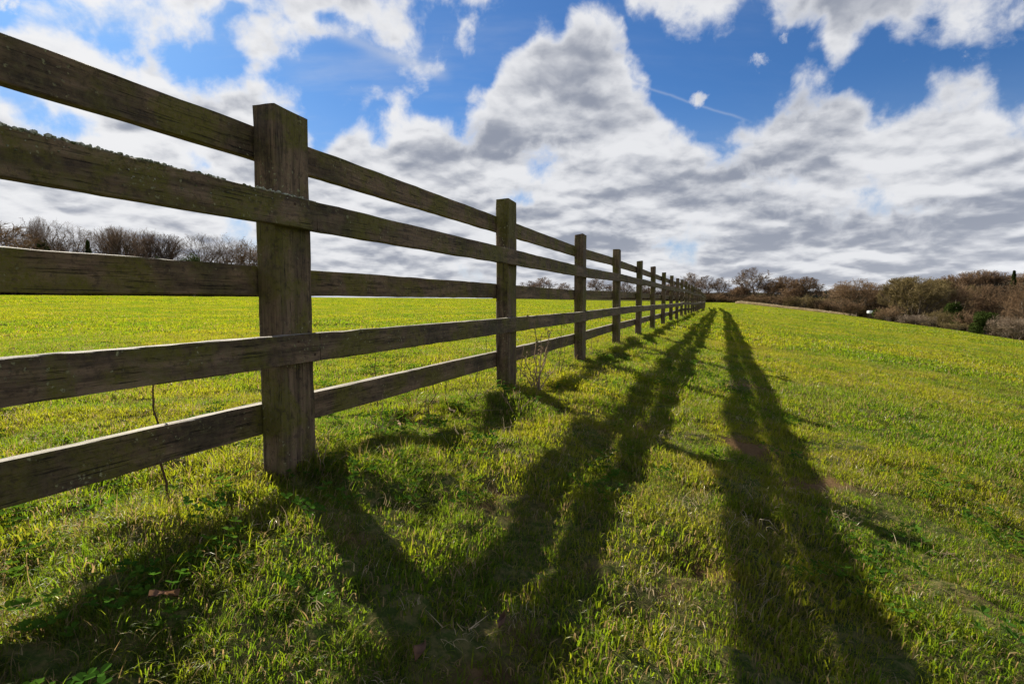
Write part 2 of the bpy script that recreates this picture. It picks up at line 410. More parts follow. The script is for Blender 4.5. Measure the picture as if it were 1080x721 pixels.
def lichen_material():
    m, N, out = material('crusty_lichen')
    P = N.n('ShaderNodeTexCoord').outputs['Object']
    c = N.mix(N.step(N.noise(P, 90, 4, .6), .4, .62), (.09, .10, .05), (.38, .38, .30))
    bs = N.n('ShaderNodeBsdfDiffuse'); N.put(bs.inputs[0], c); N.put(out.inputs[0], bs.outputs[0]); return m
M_LICHEN = lichen_material()

def beam(A, B, w, h, seg, seed, wob=.0015, ends=.0):
    """squared timber from A to B (fence frame: x along, y across, z up); w across, h up; chamfered, slightly uneven"""
    A = np.array(A, float); B = np.array(B, float); L = B-A; n = seg+1
    ax = L/np.linalg.norm(L)
    vertical = abs(ax[2]) > .7
    e1 = np.array([0, 1., 0]); e2 = np.cross(ax, e1); e2 /= np.linalg.norm(e2)
    ch = min(w, h)*.07; a, b = w/2, h/2
    prof = []
    for sx, sy, first in ((1, -1, 0), (1, 1, 1), (-1, 1, 0), (-1, -1, 1)):
        p1 = (sx*a, sy*(b-ch)); p2 = (sx*(a-ch), sy*b)
        prof += [p1, p2] if not first == 0 else [p2, p1]
    # extra points on the long sides so the faces are never perfectly flat
    P2 = []
    for i in range(8):
        P2.append(prof[i]); j = (i+1) % 8
        if i % 2 == 1:
            for f in (1/3, 2/3): P2.append((prof[i][0]*(1-f)+prof[j][0]*f, prof[i][1]*(1-f)+prof[j][1]*f))
    k = len(P2); V = []
    for i in range(n):
        s = i/(n-1); c = A+L*s
        jj = np.arange(k); uu = np.array([p[0] for p in P2]); vv = np.array([p[1] for p in P2]); sl = s*np.linalg.norm(L)
        du = (fbm(sl*9+seed*7.3+jj*0, jj*1.7+seed, seed, 4, .6)-.5)*wob*4.4
        dv = (fbm(sl*7+seed*3.1+jj*0, jj*1.3+50+seed, seed+5, 4, .6)-.5)*wob*4.4
        V += list(c+np.outer(uu+du, e1)+np.outer(vv+dv, e2))
    F = []
    for i in range(n-1):
        for j in range(k): F.append((i*k+j, i*k+(j+1) % k, (i+1)*k+(j+1) % k, (i+1)*k+j))
    F.append(tuple(range(k))[::-1]); F.append(tuple((n-1)*k+j for j in range(k)))
    return np.array(V), F
def add_parts(lst):
    V = []; F = []; o = 0
    for v, f in lst:
        V.append(v); F += [tuple(i+o for i in q) for q in f]; o += len(v)
    return np.vstack(V), F

FENCE = empty('field_fence', (*xy(0, 0), 0.0), math.pi/2-AL)
tag(FENCE, 'weathered dark timber post and rail fence with five rails running away across the field', 'fence')
SP = 2.1; T0 = 1.42; PW, PB = .16, .088
ZR = [1.085, .863, .645, .422, .190]; RH = [.100, .097, .094, .095, .100]
def fence_pt(n):
    """near corner of post n in the fence frame (x along, y left); beyond post 16 the line swings slightly left"""
    if n <= 16: x, y = T0+SP*n, 0.0
    else:
        a = R(1.25); m = n-16; x = T0+SP*16+SP*m*math.cos(a); y = SP*m*math.sin(a)
    # world ground height there
    wx, wy = xy(-y, x)
    return x, y, float(macro(wx, wy))-.0
NPOST = 36
base = []
for n in range(-1, NPOST):
    x, y, z = fence_pt(n); z = max(z+.06, 0.0) if n > 2 else 0.0
    x += .028 if n == 0 else (-.012 if n == 1 else 0)
    base.append((x, y, z))
    rr_ = random.Random(n*5+2)
    lean = (rr_.uniform(-.022, .022), rr_.uniform(-.014, .014))
    top = 1.235+rr_.uniform(-.012, .012)
    if n == 0: top = 1.190; lean = (-.006, -.004)
    if n == 1: lean = (.0, .0)
    V, F = beam((x+PW/2, y-PB/2, z-.35), (x+PW/2+lean[0], y-PB/2+lean[1], z+top), PB, PW, 26 if n < 4 else 8, 100+n, .0022 if n < 4 else .003)
    # saw-cut top tilts a little
    top_i = V[:, 2] > z+top-.01
    V[top_i, 2] += (V[top_i, 0]-x-PW/2)*rr_.uniform(-.05, .05)+(V[top_i, 1]-y+PB/2)*rr_.uniform(-.15, .05)
    obj('post', mesh_np('post', V, F, M_POST), FENCE)
def base_at(n): return base[n+1]
NAILS = []
for k in range(5):
    rear = k in (0, 2, 4); th = .036
    start = -1 if rear else -2
    n = start
    while n < NPOST-1:
        n0, n1 = max(n, -1), min(n+2, NPOST-1)
        segs = []
        rr_ = random.Random(k*100+n)
        j0 = PW*.5 if (rear or n0 != 0) else .145
        j1 = PW*.5 if (rear or n1 != 0) else .145
        pts = []
        for i, nn in enumerate(range(n0, n1+1)):
            x, y, z = base_at(nn)
            off = j0 if nn == n0 else (j1 if nn == n1 else PW/2)
            gap = .0015 if (nn == n0) else (-.0015 if nn == n1 else 0)
            if nn == -1: off = -.03
            pts.append((x+off+gap, y+(th/2+.001 if rear else -PB-th/2-.001), z+ZR[k]+(rr_.uniform(-.006, .006) if nn > 1 else 0)))
        lst = []
        # one continuous timber, bent by its own points
        A, B = pts[0], pts[-1]
        near_ = n0 < 5
        V, F = beam(A, B, th, RH[k], 70 if near_ else 12, 300+k*40+n, .0016 if near_ else .0025)
        if len(pts) == 3:
            mid = np.array(pts[1]); ch = (np.array(A)+np.array(B))/2; d = mid-ch; d[0] = 0
            s = (V[:, 0]-A[0])/(B[0]-A[0]); wgt = 1-np.abs(s*2-1); V += wgt[:, None]*d[None, :]
        o = obj('rail', mesh_np('rail', V, F, M_RAIL), FENCE)
        if k == 1 and n0 == -1: RAIL2 = (o, A, B, th)
        if not rear and n0 < 4: NAILS += [(o, k, nn) for nn in (n0+1,) + ((n1,) if n1 < 4 else ()) if nn >= 0]
        n += 2
# nail heads where the front rails meet the near posts
M_NAIL = None
def nails():
    m, N, out = material('rusty_nail'); b = N.n('ShaderNodeBsdfPrincipled'); b.inputs['Base Color'].default_value = (.07, .035, .022, 1)
    b.inputs['Metallic'].default_value = .5; b.inputs['Roughness'].default_value = .7; N.put(out.inputs[0], b.outputs[0])
    for rail, k, n in NAILS:
        x, y, z = base_at(n)
        for dx, dz in ((.045, .024), (.052, -.026)) if n != 0 else ((.04, .025), (.118, -.024)):
            V = []; cx, cy, cz = x+dx, y-PB-.0375, z+ZR[k]+dz
            for a in range(8): V.append((cx+math.cos(a*.785)*.0042, cy-.0006, cz+math.sin(a*.785)*.0042))
            for a in range(8): V.append((cx+math.cos(a*.785)*.0046, cy+.003, cz+math.sin(a*.785)*.0046))
            F = [tuple(range(8))[::-1]]+[(a, (a+1) % 8, 8+(a+1) % 8, 8+a) for a in range(8)]
            nl = bpy.data.objects.new('nail', mesh_np('nail', V, F, m)); link(nl, rail)
nails()
# lichen crust growing on the upper edge of the nearest second rail
def lichen():
    rnd = random.Random(4); parts = []
    import bmesh
    def lump(c, r):
        bm = bmesh.new(); bmesh.ops.create_icosphere(bm, subdivisions=1, radius=r)
        V = np.array([v.co[:] for v in bm.verts]); F = [tuple(v.index for v in f.verts) for f in bm.faces]; bm.free()
        V *= np.array([[rnd.uniform(.6, 1.4), rnd.uniform(.6, 1.3), rnd.uniform(.5, 1.0)]])
        V *= (1+np.array([[rnd.uniform(-.3, .3)] for _ in V])); return V+np.array(c), F
    o, A, B, th = RAIL2
    x = A[0]+.4
    zt = A[2]+RH[1]/2
    while x < T0+.12:
        dens = .9 if x < 1.12 else (.35 if x < T0-.02 else .8)
        dens *= .35+1.0*float(fbm(np.array(x*14.), np.array(.5), 77, 3))
        if rnd.random() < dens:
            for _ in range(rnd.choice((1, 2, 3, 5))):
                parts.append(lump((x+rnd.uniform(-.010, .010), A[1]+rnd.uniform(-.5, .45)*th*.9, zt+rnd.uniform(-.002, .003)), rnd.uniform(.2, 1.0)**2*.0075+.0018))
        if rnd.random() < .22:
            parts.append(lump((x, A[1]-th/2, zt-rnd.uniform(.002, .05)**1.0), rnd.uniform(.0012, .0030)))
        x += .0035
    V, F = add_parts(parts)
    l = bpy.data.objects.new('lichen', mesh_np('lichen', V, F, M_LICHEN)); link(l, o)
lichen()

# ------------------------------------------------------------------ grass
def leaf_material(name, build, transl=.45, gloss=.06, rough=.38):
    m, N, out = material(name)
    P = N.n('ShaderNodeNewGeometry').outputs['Position']
    refl, trans = build(N, P)
    df = N.n('ShaderNodeBsdfDiffuse'); N.put(df.inputs[0], refl)
    tl = N.n('ShaderNodeBsdfTranslucent'); N.put(tl.inputs[0], trans)
    mx = N.n('ShaderNodeMixShader'); mx.inputs[0].default_value = transl
    N.put(mx.inputs[1], df.outputs[0]); N.put(mx.inputs[2], tl.outputs[0])
    gl = N.n('ShaderNodeBsdfGlossy'); gl.inputs['Roughness'].default_value = rough; gl.inputs['Color'].default_value = (1, 1, .9, 1)
    mg = N.n('ShaderNodeMixShader'); mg.inputs[0].default_value = gloss
    N.put(mg.inputs[1], mx.outputs[0]); N.put(mg.inputs[2], gl.outputs[0])
    N.put(out.inputs[0], mg.outputs[0]); return m
def grass_build(N, P):
    tone = N.n('ShaderNodeAttribute', attribute_name='tone').outputs['Fac']
    rnd = N.n('ShaderNodeObjectInfo').outputs['Random']
    a, b, s, tired = grass_field_colour(N, P)
    y = N.m('ADD', N.m('MULTIPLY', a, .55), N.m('ADD', N.m('MULTIPLY', tone, .45), N.m('MULTIPLY', rnd, .15)))
    c = N.mix(N.step(y, .15, .95), (.054, .094, .009), (.165, .155, .016))
    c = N.mix(N.m('MULTIPLY', b, .5), c, (.048, .095, .007))
    t = N.mix(N.step(y, .15, .95), (.150, .245, .008), (.365, .345, .011))
    t = N.mix(N.m('MULTIPLY', b, .5), t, (.12, .23, .012))
    td = N.m('MULTIPLY', tired, N.step(tone, .0, .8, .1, .7))
    c = N.mix(td, c, (.19, .135, .045)); t = N.mix(td, t, (.30, .22, .045))
    straw = N.step(N.m('ADD', tone, N.m('MULTIPLY', N.m('SUBTRACT', s, .5), .35)), .90, .97)
    c = N.mix(straw, c, (.30, .22, .10)); t = N.mix(straw, t, (.30, .20, .08))
    return c, t
M_GRASS = leaf_material('grass_blade', grass_build, .54, .008)

def blades(n, rad, h0, h1, w, seed, lean=.5, seg=3, straw=.06, flat=0.0):
    r = np.random.default_rng(seed)
    a = r.uniform(0, 2*math.pi, n); d = rad*np.sqrt(r.uniform(0, 1, n))
    bx, by = np.cos(a)*d, np.sin(a)*d
    H = r.uniform(h0, h1, n)*(1-.35*(d/rad)**2)
    dirn = a+r.normal(0, 1.1, n); ln = np.abs(r.normal(lean, lean*.45, n))
    if flat: ln = ln+flat*(r.random(n) < .35)
    face = r.uniform(0, math.pi, n); tone = r.uniform(0, .82, n); tone = np.where(r.random(n) < straw, 1.0, tone)
    W = w*r.uniform(.6, 1.3, n)
    V = []; T = []
    s = np.linspace(0, 1, seg+1)
    for i, si in enumerate(s):
        ang = ln*si*1.3
        px = bx+np.cos(dirn)*H*si*np.sin(ang); py = by+np.sin(dirn)*H*si*np.sin(ang); pz = H*si*np.cos(ang)-.008*(i == 0)
        wi = W*(1-si**1.6)*.5+W*.02
        ox, oy = np.cos(face)*wi, np.sin(face)*wi
        if i < seg:
            V.append(np.stack([px-ox, py-oy, pz], -1)); V.append(np.stack([px+ox, py+oy, pz], -1))
        else: V.append(np.stack([px, py, pz], -1))
    V = np.stack(V, 1); k = V.shape[1]
    F = []
    b0 = np.arange(n)*k
    for i in range(seg-1):
        F.append(np.stack([b0+2*i, b0+2*i+1, b0+2*i+3], -1)); F.append(np.stack([b0+2*i, b0+2*i+3, b0+2*i+2], -1))
    i = seg-1; F.append(np.stack([b0+2*i, b0+2*i+1, b0+2*i+2], -1))
    return V.reshape(-1, 3), np.concatenate(F), np.repeat(tone, k)
def tuft_collection(name, specs, mat):
    c = bpy.data.collections.new(name)
    for i, sp in enumerate(specs):
        V, F, T = blades(**sp); me = mesh_np(name, V, F, mat)
        at_ = me.attributes.new('tone', 'FLOAT', 'POINT'); at_.data.foreach_set('value', T.astype(np.float32))
        c.objects.link(bpy.data.objects.new(name, me))
    return c
def scatter(name, pts, coll, scale, label=None, tilt=.12, mats=None):
    """one object: points on the ground, each carrying one tuft of the collection"""
    n = len(pts); me = bpy.data.meshes.new(name); me.vertices.add(n)
    me.vertices.foreach_set('co', np.asarray(pts, np.float32).ravel())
    x, y = pts[:, 0], pts[:, 1]; e = .05
    nx = -(macro(x+e, y)-macro(x-e, y))/(2*e); ny = -(macro(x, y+e)-macro(x, y-e))/(2*e)
    rot = np.stack([-ny+RNG.normal(0, tilt, n), nx+RNG.normal(0, tilt, n), RNG.uniform(0, 2*math.pi, n)], -1)
    # small tilts commute well enough: store Rx, Ry, Rz with the spin applied first
    E = np.zeros((n, 3), np.float32)
    for i in range(n):
        mt = Matrix.Rotation(rot[i, 0], 3, 'X') @ Matrix.Rotation(rot[i, 1], 3, 'Y') @ Matrix.Rotation(rot[i, 2], 3, 'Z')
        E[i] = mt.to_euler()[:]
    a1 = me.attributes.new('rot', 'FLOAT_VECTOR', 'POINT'); a1.data.foreach_set('vector', E.ravel())
    a2 = me.attributes.new('siz', 'FLOAT', 'POINT'); a2.data.foreach_set('value', np.asarray(scale, np.float32))
    a3 = me.attributes.new('pick', 'INT', 'POINT'); a3.data.foreach_set('value', RNG.integers(0, len(coll.objects), n).astype(np.int32))
    o = obj(name, me)
    ng = bpy.data.node_groups.new(name, 'GeometryNodeTree')
    ng.interface.new_socket('Geometry', in_out='INPUT', socket_type='NodeSocketGeometry')
    ng.interface.new_socket('Geometry', in_out='OUTPUT', socket_type='NodeSocketGeometry')
    gi = ng.nodes.new('NodeGroupInput'); go = ng.nodes.new('NodeGroupOutput')
    ip = ng.nodes.new('GeometryNodeInstanceOnPoints'); ci = ng.nodes.new('GeometryNodeCollectionInfo')
    ci.inputs['Collection'].default_value = coll; ci.inputs['Separate Children'].default_value = True; ci.inputs['Reset Children'].default_value = True
    def na(nm, ty):
        nd = ng.nodes.new('GeometryNodeInputNamedAttribute'); nd.data_type = ty; nd.inputs['Name'].default_value = nm
        return [s for s in nd.outputs if s.enabled and s.name == 'Attribute'][0]
    L = ng.links
    L.new(gi.outputs[0], ip.inputs['Points']); L.new(ci.outputs[0], ip.inputs['Instance'])
    ip.inputs['Pick Instance'].default_value = True
    L.new(na('pick', 'INT'), ip.inputs['Instance Index']); L.new(na('rot', 'FLOAT_VECTOR'), ip.inputs['Rotation']); L.new(na('siz', 'FLOAT'), ip.inputs['Scale'])
    L.new(ip.outputs[0], go.inputs[0])
    md = o.modifiers.new('scatter', 'NODES'); md.node_group = ng
    tag(o, label, None, None, 'stuff'); return o
def ring(r0, r1, dens, az0=-62, az1=62):
    a0, a1 = R(az0), R(az1); area = .5*(a1-a0)*(r1*r1-r0*r0); n = int(area*dens)
    a = RNG.uniform(a0, a1, n); r = np.sqrt(RNG.uniform(r0*r0, r1*r1, n))
    return np.sin(a)*r, np.cos(a)*r
def lift(x, y, surf=ground, dz=0.): return np.stack([x, y, surf(x, y)+dz], -1)

near_t = tuft_collection('turf_tuft', [dict(n=84, rad=.066, h0=.010, h1=.037, w=.0022, seed=i, lean=.85, seg=3, straw=.15, flat=.7) for i in range(8)], M_GRASS)
mid_t = tuft_collection('sward_tuft', [dict(n=190, rad=.22, h0=.018, h1=.052, w=.0048, seed=20+i, lean=.65, seg=3, straw=.12) for i in range(5)], M_GRASS)
far_t = tuft_collection('sward_patch', [dict(n=230, rad=.62, h0=.03, h1=.075, w=.016, seed=40+i, lean=.6, seg=2, straw=.09) for i in range(4)], M_GRASS)
out_t = tuft_collection('sward_spread', [dict(n=260, rad=1.9, h0=.05, h1=.11, w=.05, seed=60+i, lean=.5, seg=2, straw=.04) for i in range(4)], M_GRASS)
long_t = tuft_collection('tussock', [dict(n=46, rad=.045, h0=.04, h1=.105, w=.0026, seed=80+i, lean=.85, seg=5, straw=.16, flat=.5) for i in range(6)], M_GRASS)

# short turf close by; sparse where the earth is worn bare
x, y = ring(.12, 4.6, 400, -75, 75); x2, y2 = ring(.05, 1.6, 120, 75, 285)
x = np.concatenate([x, x2]); y = np.concatenate([y, y2])
keep = RNG.random(len(x)) > bare(x, y)*.85
keep &= np.hypot(x, y) > .16
keep &= ~(np.hypot(x-HOLE[0], y-HOLE[1]) < .05)
x, y = x[keep], y[keep]
sz = .66+.85*sstep(fbm(x/.22, y/.22, 51, 3), .25, .75)+RNG.uniform(-.12, .25, len(x))
scatter('grass', lift(x, y), near_t, sz, 'short green and yellow turf in the trodden strip nearest the camera')
x, y = ring(4.3, 13, 60)
keep = RNG.random(len(x)) > bare(x, y)*.8
x, y = x[keep], y[keep]
scatter('grass', lift(x, y), mid_t, .7+.7*fbm(x/.5, y/.5, 52, 3), 'sunlit sward in the middle distance on both sides of the fence', .06)
x, y = ring(12, 42, 7.5)
scatter('grass', lift(x, y), far_t, .75+.6*fbm(x/1.2, y/1.2, 53, 3), 'bright sward further out across the hillside and pasture', .03)
x, y = ring(40, 150, .55); q, t = qt(x, y); k_ = (q < 62)
x, y = x[k_], y[k_]
scatter('grass', lift(x, y), out_t, .8+.5*fbm(x/4, y/4, 54, 3), 'distant sward reaching the trees at the field edge', .01)
# ungrazed tussocks along the foot of the fence and scattered beyond
tt = RNG.uniform(-.6, 36, 5200)**1.0; tt = -.6+36*(RNG.random(5000)**2.0); qq = RNG.normal(.05, .15, len(tt))
x, y = xy(qq, tt); nz = fbm(x/.5, y/.5, 61, 3); keep = nz > .41
x, y, tt = x[keep], y[keep], tt[keep]
P_ = lift(x, y); S_ = RNG.uniform(.55, 1.05, len(x))
x2, y2 = ring(.5, 22, 5.5); nz = fbm(x2/1.1, y2/1.1, 62, 4); keep = nz > .57; x2, y2 = x2[keep], y2[keep]
P_ = np.vstack([P_, lift(x2, y2)]); S_ = np.concatenate([S_, RNG.uniform(.4, .85, len(x2))])
tt = RNG.uniform(.05, 2.4, 1500); qq = RNG.uniform(-.25, .85, 1500); x3, y3 = xy(qq, tt); keep = (fbm(x3/.22, y3/.22, 64, 3) > .50) & (np.hypot(x3, y3) > .45)
x3, y3 = x3[keep], y3[keep]; P_ = np.vstack([P_, lift(x3, y3)]); S_ = np.concatenate([S_, RNG.uniform(.35, .8, len(x3))])
scatter('tussock_grass', P_, long_t, S_, 'longer uncut tussocks along the foot of the fence', .15)

# dead straw lying on the turf
def straw_build(N, P):
    r = N.n('ShaderNodeObjectInfo').outputs['Random']
    c = N.mix(r, (.20, .14, .07), (.48, .38, .22)); return c, c
M_STRAW = leaf_material('dead_straw', straw_build, .3, .05)
straw_t = tuft_collection('straw', [dict(n=12, rad=.06, h0=.03, h1=.12, w=.0020, seed=100+i, lean=1.3, seg=4, straw=1) for i in range(6)], M_STRAW)
x, y = ring(.3, 9, 46); q, t = qt(x, y)
nz = fbm(x/.45, y/.45, 71, 4)+.16*np.exp(-((q-.1)/.35)**2)+.09*np.exp(-((q-1.35)/.5)**2); keep = nz > .545
x, y = x[keep], y[keep]
scatter('dead_grass', lift(x, y, dz=.012), straw_t, RNG.uniform(.3, 1.0, len(x)), 'bleached straw and dead stems lying among the turf', .35)

# clover and other broad leaves in the shaded corner by the near rails
def clover_build(N, P):
    r = N.n('ShaderNodeObjectInfo').outputs['Random']
    return N.mix(r, (.030, .075, .010), (.060, .115, .012)), N.mix(r, (.09, .22, .02), (.18, .32, .02))
M_CLOVER = leaf_material('clover_leaf', clover_build, .25, .0, .5)
def clover_mesh(seed):
    r = random.Random(seed); V = []; F = []
    for _ in range(9):
        a = r.uniform(0, 6.28); d = r.uniform(0, .05); cx, cy, cz = math.cos(a)*d, math.sin(a)*d, r.uniform(.012, .04)
        for l in range(3):
            b = a+l*2.09; s = r.uniform(.006, .010); tl = r.uniform(.0, .6)
            ring_ = [(0, 0), (.5, .55), (1.1, .62), (1.5, .3), (1.42, 0), (1.5, -.3), (1.1, -.62), (.5, -.55)]
            o = len(V)
            for u, v in ring_:
                uu, vv = u*s, v*s
                V.append((cx+math.cos(b)*uu-math.sin(b)*vv, cy+math.sin(b)*uu+math.cos(b)*vv, cz+uu*tl*.6+abs(vv)*.35))
            F += [(o, o+1, o+2, o+3, o+4), (o, o+4, o+5, o+6, o+7)]
        o = len(V); V += [(cx-.0006, cy, cz), (cx+.0006, cy, cz), (cx*.6, cy*.6, -.005)]; F.append((o, o+1, o+2))
    return mesh_np('clover_sprig', V, F, M_CLOVER)
cc = bpy.data.collections.new('clover')
for i in range(4): cc.objects.link(bpy.data.objects.new('clover_sprig', clover_mesh(i)))
x, y = ring(.5, 7, 60); q, t = qt(x, y); nz = fbm(x/.4, y/.4, 91, 3)+.14*np.exp(-((q-.15)/.45)**2)*(t < 2.6)+.10*np.exp(-((q-.2)/.4)**2); keep = nz > .60
x, y = x[keep], y[keep]
scatter('clover', lift(x, y, dz=.004), cc, RNG.uniform(.7, 1.5, len(x)), 'low clover and broad leaved weeds among the grass under the rails', .2)

# ------------------------------------------------------------------ bare winter trees
def bark_material(name, c0, c1):
    m, N, out = material(name)
    P = N.n('ShaderNodeTexCoord').outputs['Object']
    rnd = N.n('ShaderNodeObjectInfo').outputs['Random']
    c = N.mix(N.step(N.noise(P, 1.6, 4, .6), .35, .65), c0, c1)
    c = N.mix(1.0, c, N.mix(rnd, (.75, .72, .70), (1.2, 1.15, 1.1)), 'MULTIPLY')
    bs = N.n('ShaderNodeBsdfDiffuse'); N.put(bs.inputs[0], c); N.put(out.inputs[0], bs.outputs[0]); return m
M_BARK = bark_material('grey_bark', (.080, .066, .052), (.155, .130, .100))
M_TWIG_GREY = bark_material('grey_twigs', (.120, .086, .060), (.190, .140, .100))
M_TWIG_BROWN = bark_material('brown_twigs', (.125, .084, .050), (.205, .140, .085))
M_TWIG_OLIVE = bark_material('olive_twigs', (.135, .110, .050), (.220, .175, .085))
M_TWIG_PALE = bark_material('pale_twigs', (.16, .125, .095), (.25, .20, .15))
def tube(V, F, P, r, k=4):
    """tapered tube through points P with radii r"""
    o = len(V); n = len(P)
    for i in range(n):
        d = (P[min(i+1, n-1)]-P[max(i-1, 0)]); d /= (np.linalg.norm(d)+1e-9)
        u = np.cross(d, (0.31, .2, .93) if abs(d[2]) < .9 else (1, 0, 0)); u /= np.linalg.norm(u); v = np.cross(d, u)
        for j in range(k):
            a = 2*math.pi*j/k; V.append(P[i]+(u*math.cos(a)+v*math.sin(a))*r[i])
    for i in range(n-1):
        for j in range(k):
            F.append((o+i*k+j, o+i*k+(j+1) % k, o+(i+1)*k+(j+1) % k, o+(i+1)*k+j))
    F.append(tuple(o+(n-1)*k+j for j in range(k)))
def grow(seed, H=12., style='round', fan=(8, 7, 6, 8), low=.28, tw=.013):
    r = np.random.default_rng(seed)
    TV, TF = [], []; SEG = []
    spread = {'round': .95, 'upright': .50, 'bush': .85, 'spreading': 1.15}[style]
    k_up = 1.8 if style == 'upright' else 1.0
    ea = H*{'round': .40, 'upright': .27, 'bush': .50, 'spreading': .47}[style]
    ec = H*(.40 if style != 'bush' else .62); ez = H*(1.0-.40) if style != 'bush' else H*.38
    E3 = np.array([ea, ea, ec])
    def room(q, d):                     # distance from q along d to the rounded crown envelope
        p = (q-np.array([0, 0, ez]))/E3; v = d/E3
        A = v@v; B = p@v; C = p@p-1.0; D = B*B-A*C
        return 0.0 if D <= 0 else max((-B+math.sqrt(D))/A, 0.0)
    def branch(p, d, L, rad, lev):
        n = 5 if lev < 2 else (3 if lev < 4 else 2)
        nz = r.normal(0, .13 if lev else .05, (n, 3)); nz[:, 2] += (.10 if lev < 3 else .05)*k_up
        if style == 'spreading' and lev in (1, 2): nz[:, 2] -= .05
        pts = [p]; dd = d
        for i in range(n):
            dd = dd+nz[i]; dd = dd/math.sqrt(dd[0]**2+dd[1]**2+dd[2]**2); pts.append(pts[-1]+dd*(L/n))
        rr = np.linspace(rad, rad*.45, n+1)
        if lev < 3: tube(TV, TF, pts, rr, 6 if lev == 0 else 4)
        else:
            rm = tw*1.5 if lev == 3 else tw
            for i in range(n): SEG.append((pts[i], pts[i+1], max(rr[i], rm), max(rr[i+1], rm) if (lev == 3 or i < n-1) else .004))
        if lev >= 4: return
        m = max(2, int(fan[lev]*r.uniform(.75, 1.25)))
        for c in range(m):
            f = r.uniform(.22, 1.0) if c else 1.0
            if lev == 0: f = low+(1-low)*(c+.5)/m
            i = min(int(f*n), n-1); g = f*n-i
            q = pts[i]*(1-g)+pts[i+1]*g; a = r.uniform(0, 6.283)
            bd = pts[i+1]-pts[i]; bd = bd/math.sqrt(bd@bd)
            s = np.array([bd[1]*.3-bd[2]*math.sin(a), bd[2]*math.cos(a)-bd[0]*.3, bd[0]*math.sin(a)-bd[1]*math.cos(a)]); s = s/math.sqrt(s@s+1e-9)
            nd = bd+s*(spread*r.uniform(.6, 1.25)*(1.0 if lev else (1.1-.5*f)))
            nd = nd/math.sqrt(nd@nd); nd[2] = max(nd[2], -.15)
            ratio = (.62, .60, .56, .52)[lev]
            Lc = L*ratio*r.uniform(.75, 1.2)*(1.12-.38*f if lev == 0 else 1.1-.3*f)
            Lm = room(q, nd)*r.uniform(.82, 1.12)
            if lev == 0: Lc = min(Lc*1.5, max(Lm*.80, H*.05))
            else: Lc = min(Lc*1.15, max(Lm, H*.028))
            branch(q, nd, Lc, rr[i]*.58, lev+1)
    if style == 'bush':
        for _ in range(10):
            a = r.uniform(0, 6.28); o = np.array([math.cos(a), math.sin(a), 0])*r.uniform(0, H*.16)
            d = np.array([math.cos(a)*.55, math.sin(a)*.55, 1.]); d /= np.linalg.norm(d)
            branch(o, d, H*.50*r.uniform(.7, 1.1), H*.010, 1)
    else:
        branch(np.zeros(3), np.array([0, 0, 1.]), H*.52, H*.021, 0)
    P0 = np.array([g[0] for g in SEG]); P1 = np.array([g[1] for g in SEG]); R0 = np.array([g[2] for g in SEG]); R1 = np.array([g[3] for g in SEG])
    D = P1-P0; D /= np.linalg.norm(D, axis=1)[:, None]+1e-9
    U = np.cross(D, np.array([.31, .2, .93])); U /= np.linalg.norm(U, axis=1)[:, None]+1e-9; W = np.cross(D, U)
    m = len(P0); CV = np.zeros((m, 6, 3))
    for j in range(3):
        a = 2*math.pi*j/3; o = U*math.cos(a)+W*math.sin(a)
        CV[:, j] = P0+o*R0[:, None]; CV[:, 3+j] = P1+o*R1[:, None]
    b = np.arange(m)[:, None]*6
    CF = np.concatenate([b+np.array([[j, (j+1) % 3, 3+(j+1) % 3, 3+j]]) for j in range(3)])
    CV = CV.reshape(-1, 3); TV = np.array(TV)
    s = H/CV[:, 2].max()
    return TV*s, TF, CV*s, CF
def tree_proto(name, seed, H, style, twig, fan=(8, 7, 6, 8), low=.28, tw=.013):
    TV, TF, CV, CF = grow(seed, H, style, fan, low, tw)
    t = mesh_np(name+'_trunk', TV, TF, M_BARK); c = mesh_np(name+'_crown', CV, CF, twig)
    return dict(trunk=t, crown=c, H=H, w=float(np.percentile(np.hypot(CV[:, 0], CV[:, 1]), 95))*2)
PRO = {
    'oak':   [tree_proto('oak', 3, 12, 'round', M_TWIG_GREY, (11, 7, 6, 7), .22, .0062), tree_proto('oak', 14, 12, 'spreading', M_TWIG_GREY, (10, 7, 6, 7), .30, .0062)],
    'ash':   [tree_proto('ash', 5, 12, 'upright', M_TWIG_GREY, (11, 7, 6, 6), .25, .0065), tree_proto('ash', 6, 12, 'upright', M_TWIG_GREY, (11, 7, 6, 6), .25, .0065)],
    'far':   [tree_proto('far', 31, 12, 'round', M_TWIG_GREY, (12, 7, 6, 7), .2, .022), tree_proto('far', 32, 12, 'round', M_TWIG_BROWN, (13, 7, 6, 7), .16, .028)],
    'brown': [tree_proto('brown', 8, 12, 'round', M_TWIG_BROWN, (14, 8, 6, 7), .14, .017), tree_proto('brown', 9, 12, 'spreading', M_TWIG_BROWN, (13, 8, 6, 7), .14, .017)],
    'olive': [tree_proto('olive', 11, 12, 'upright', M_TWIG_OLIVE, (15, 8, 7, 6), .10, .017), tree_proto('olive', 12, 12, 'round', M_TWIG_OLIVE, (15, 8, 6, 7), .12, .017)],
    'scrub': [tree_proto('scrub', 21, 5, 'bush', M_TWIG_BROWN, (1, 8, 6, 7), .2, .010), tree_proto('scrub', 22, 5, 'bush', M_TWIG_OLIVE, (1, 8, 6, 7), .2, .010)],
    'pale':  [tree_proto('pale', 25, 4, 'bush', M_TWIG_PALE, (1, 8, 7, 7), .2, .008)],
}
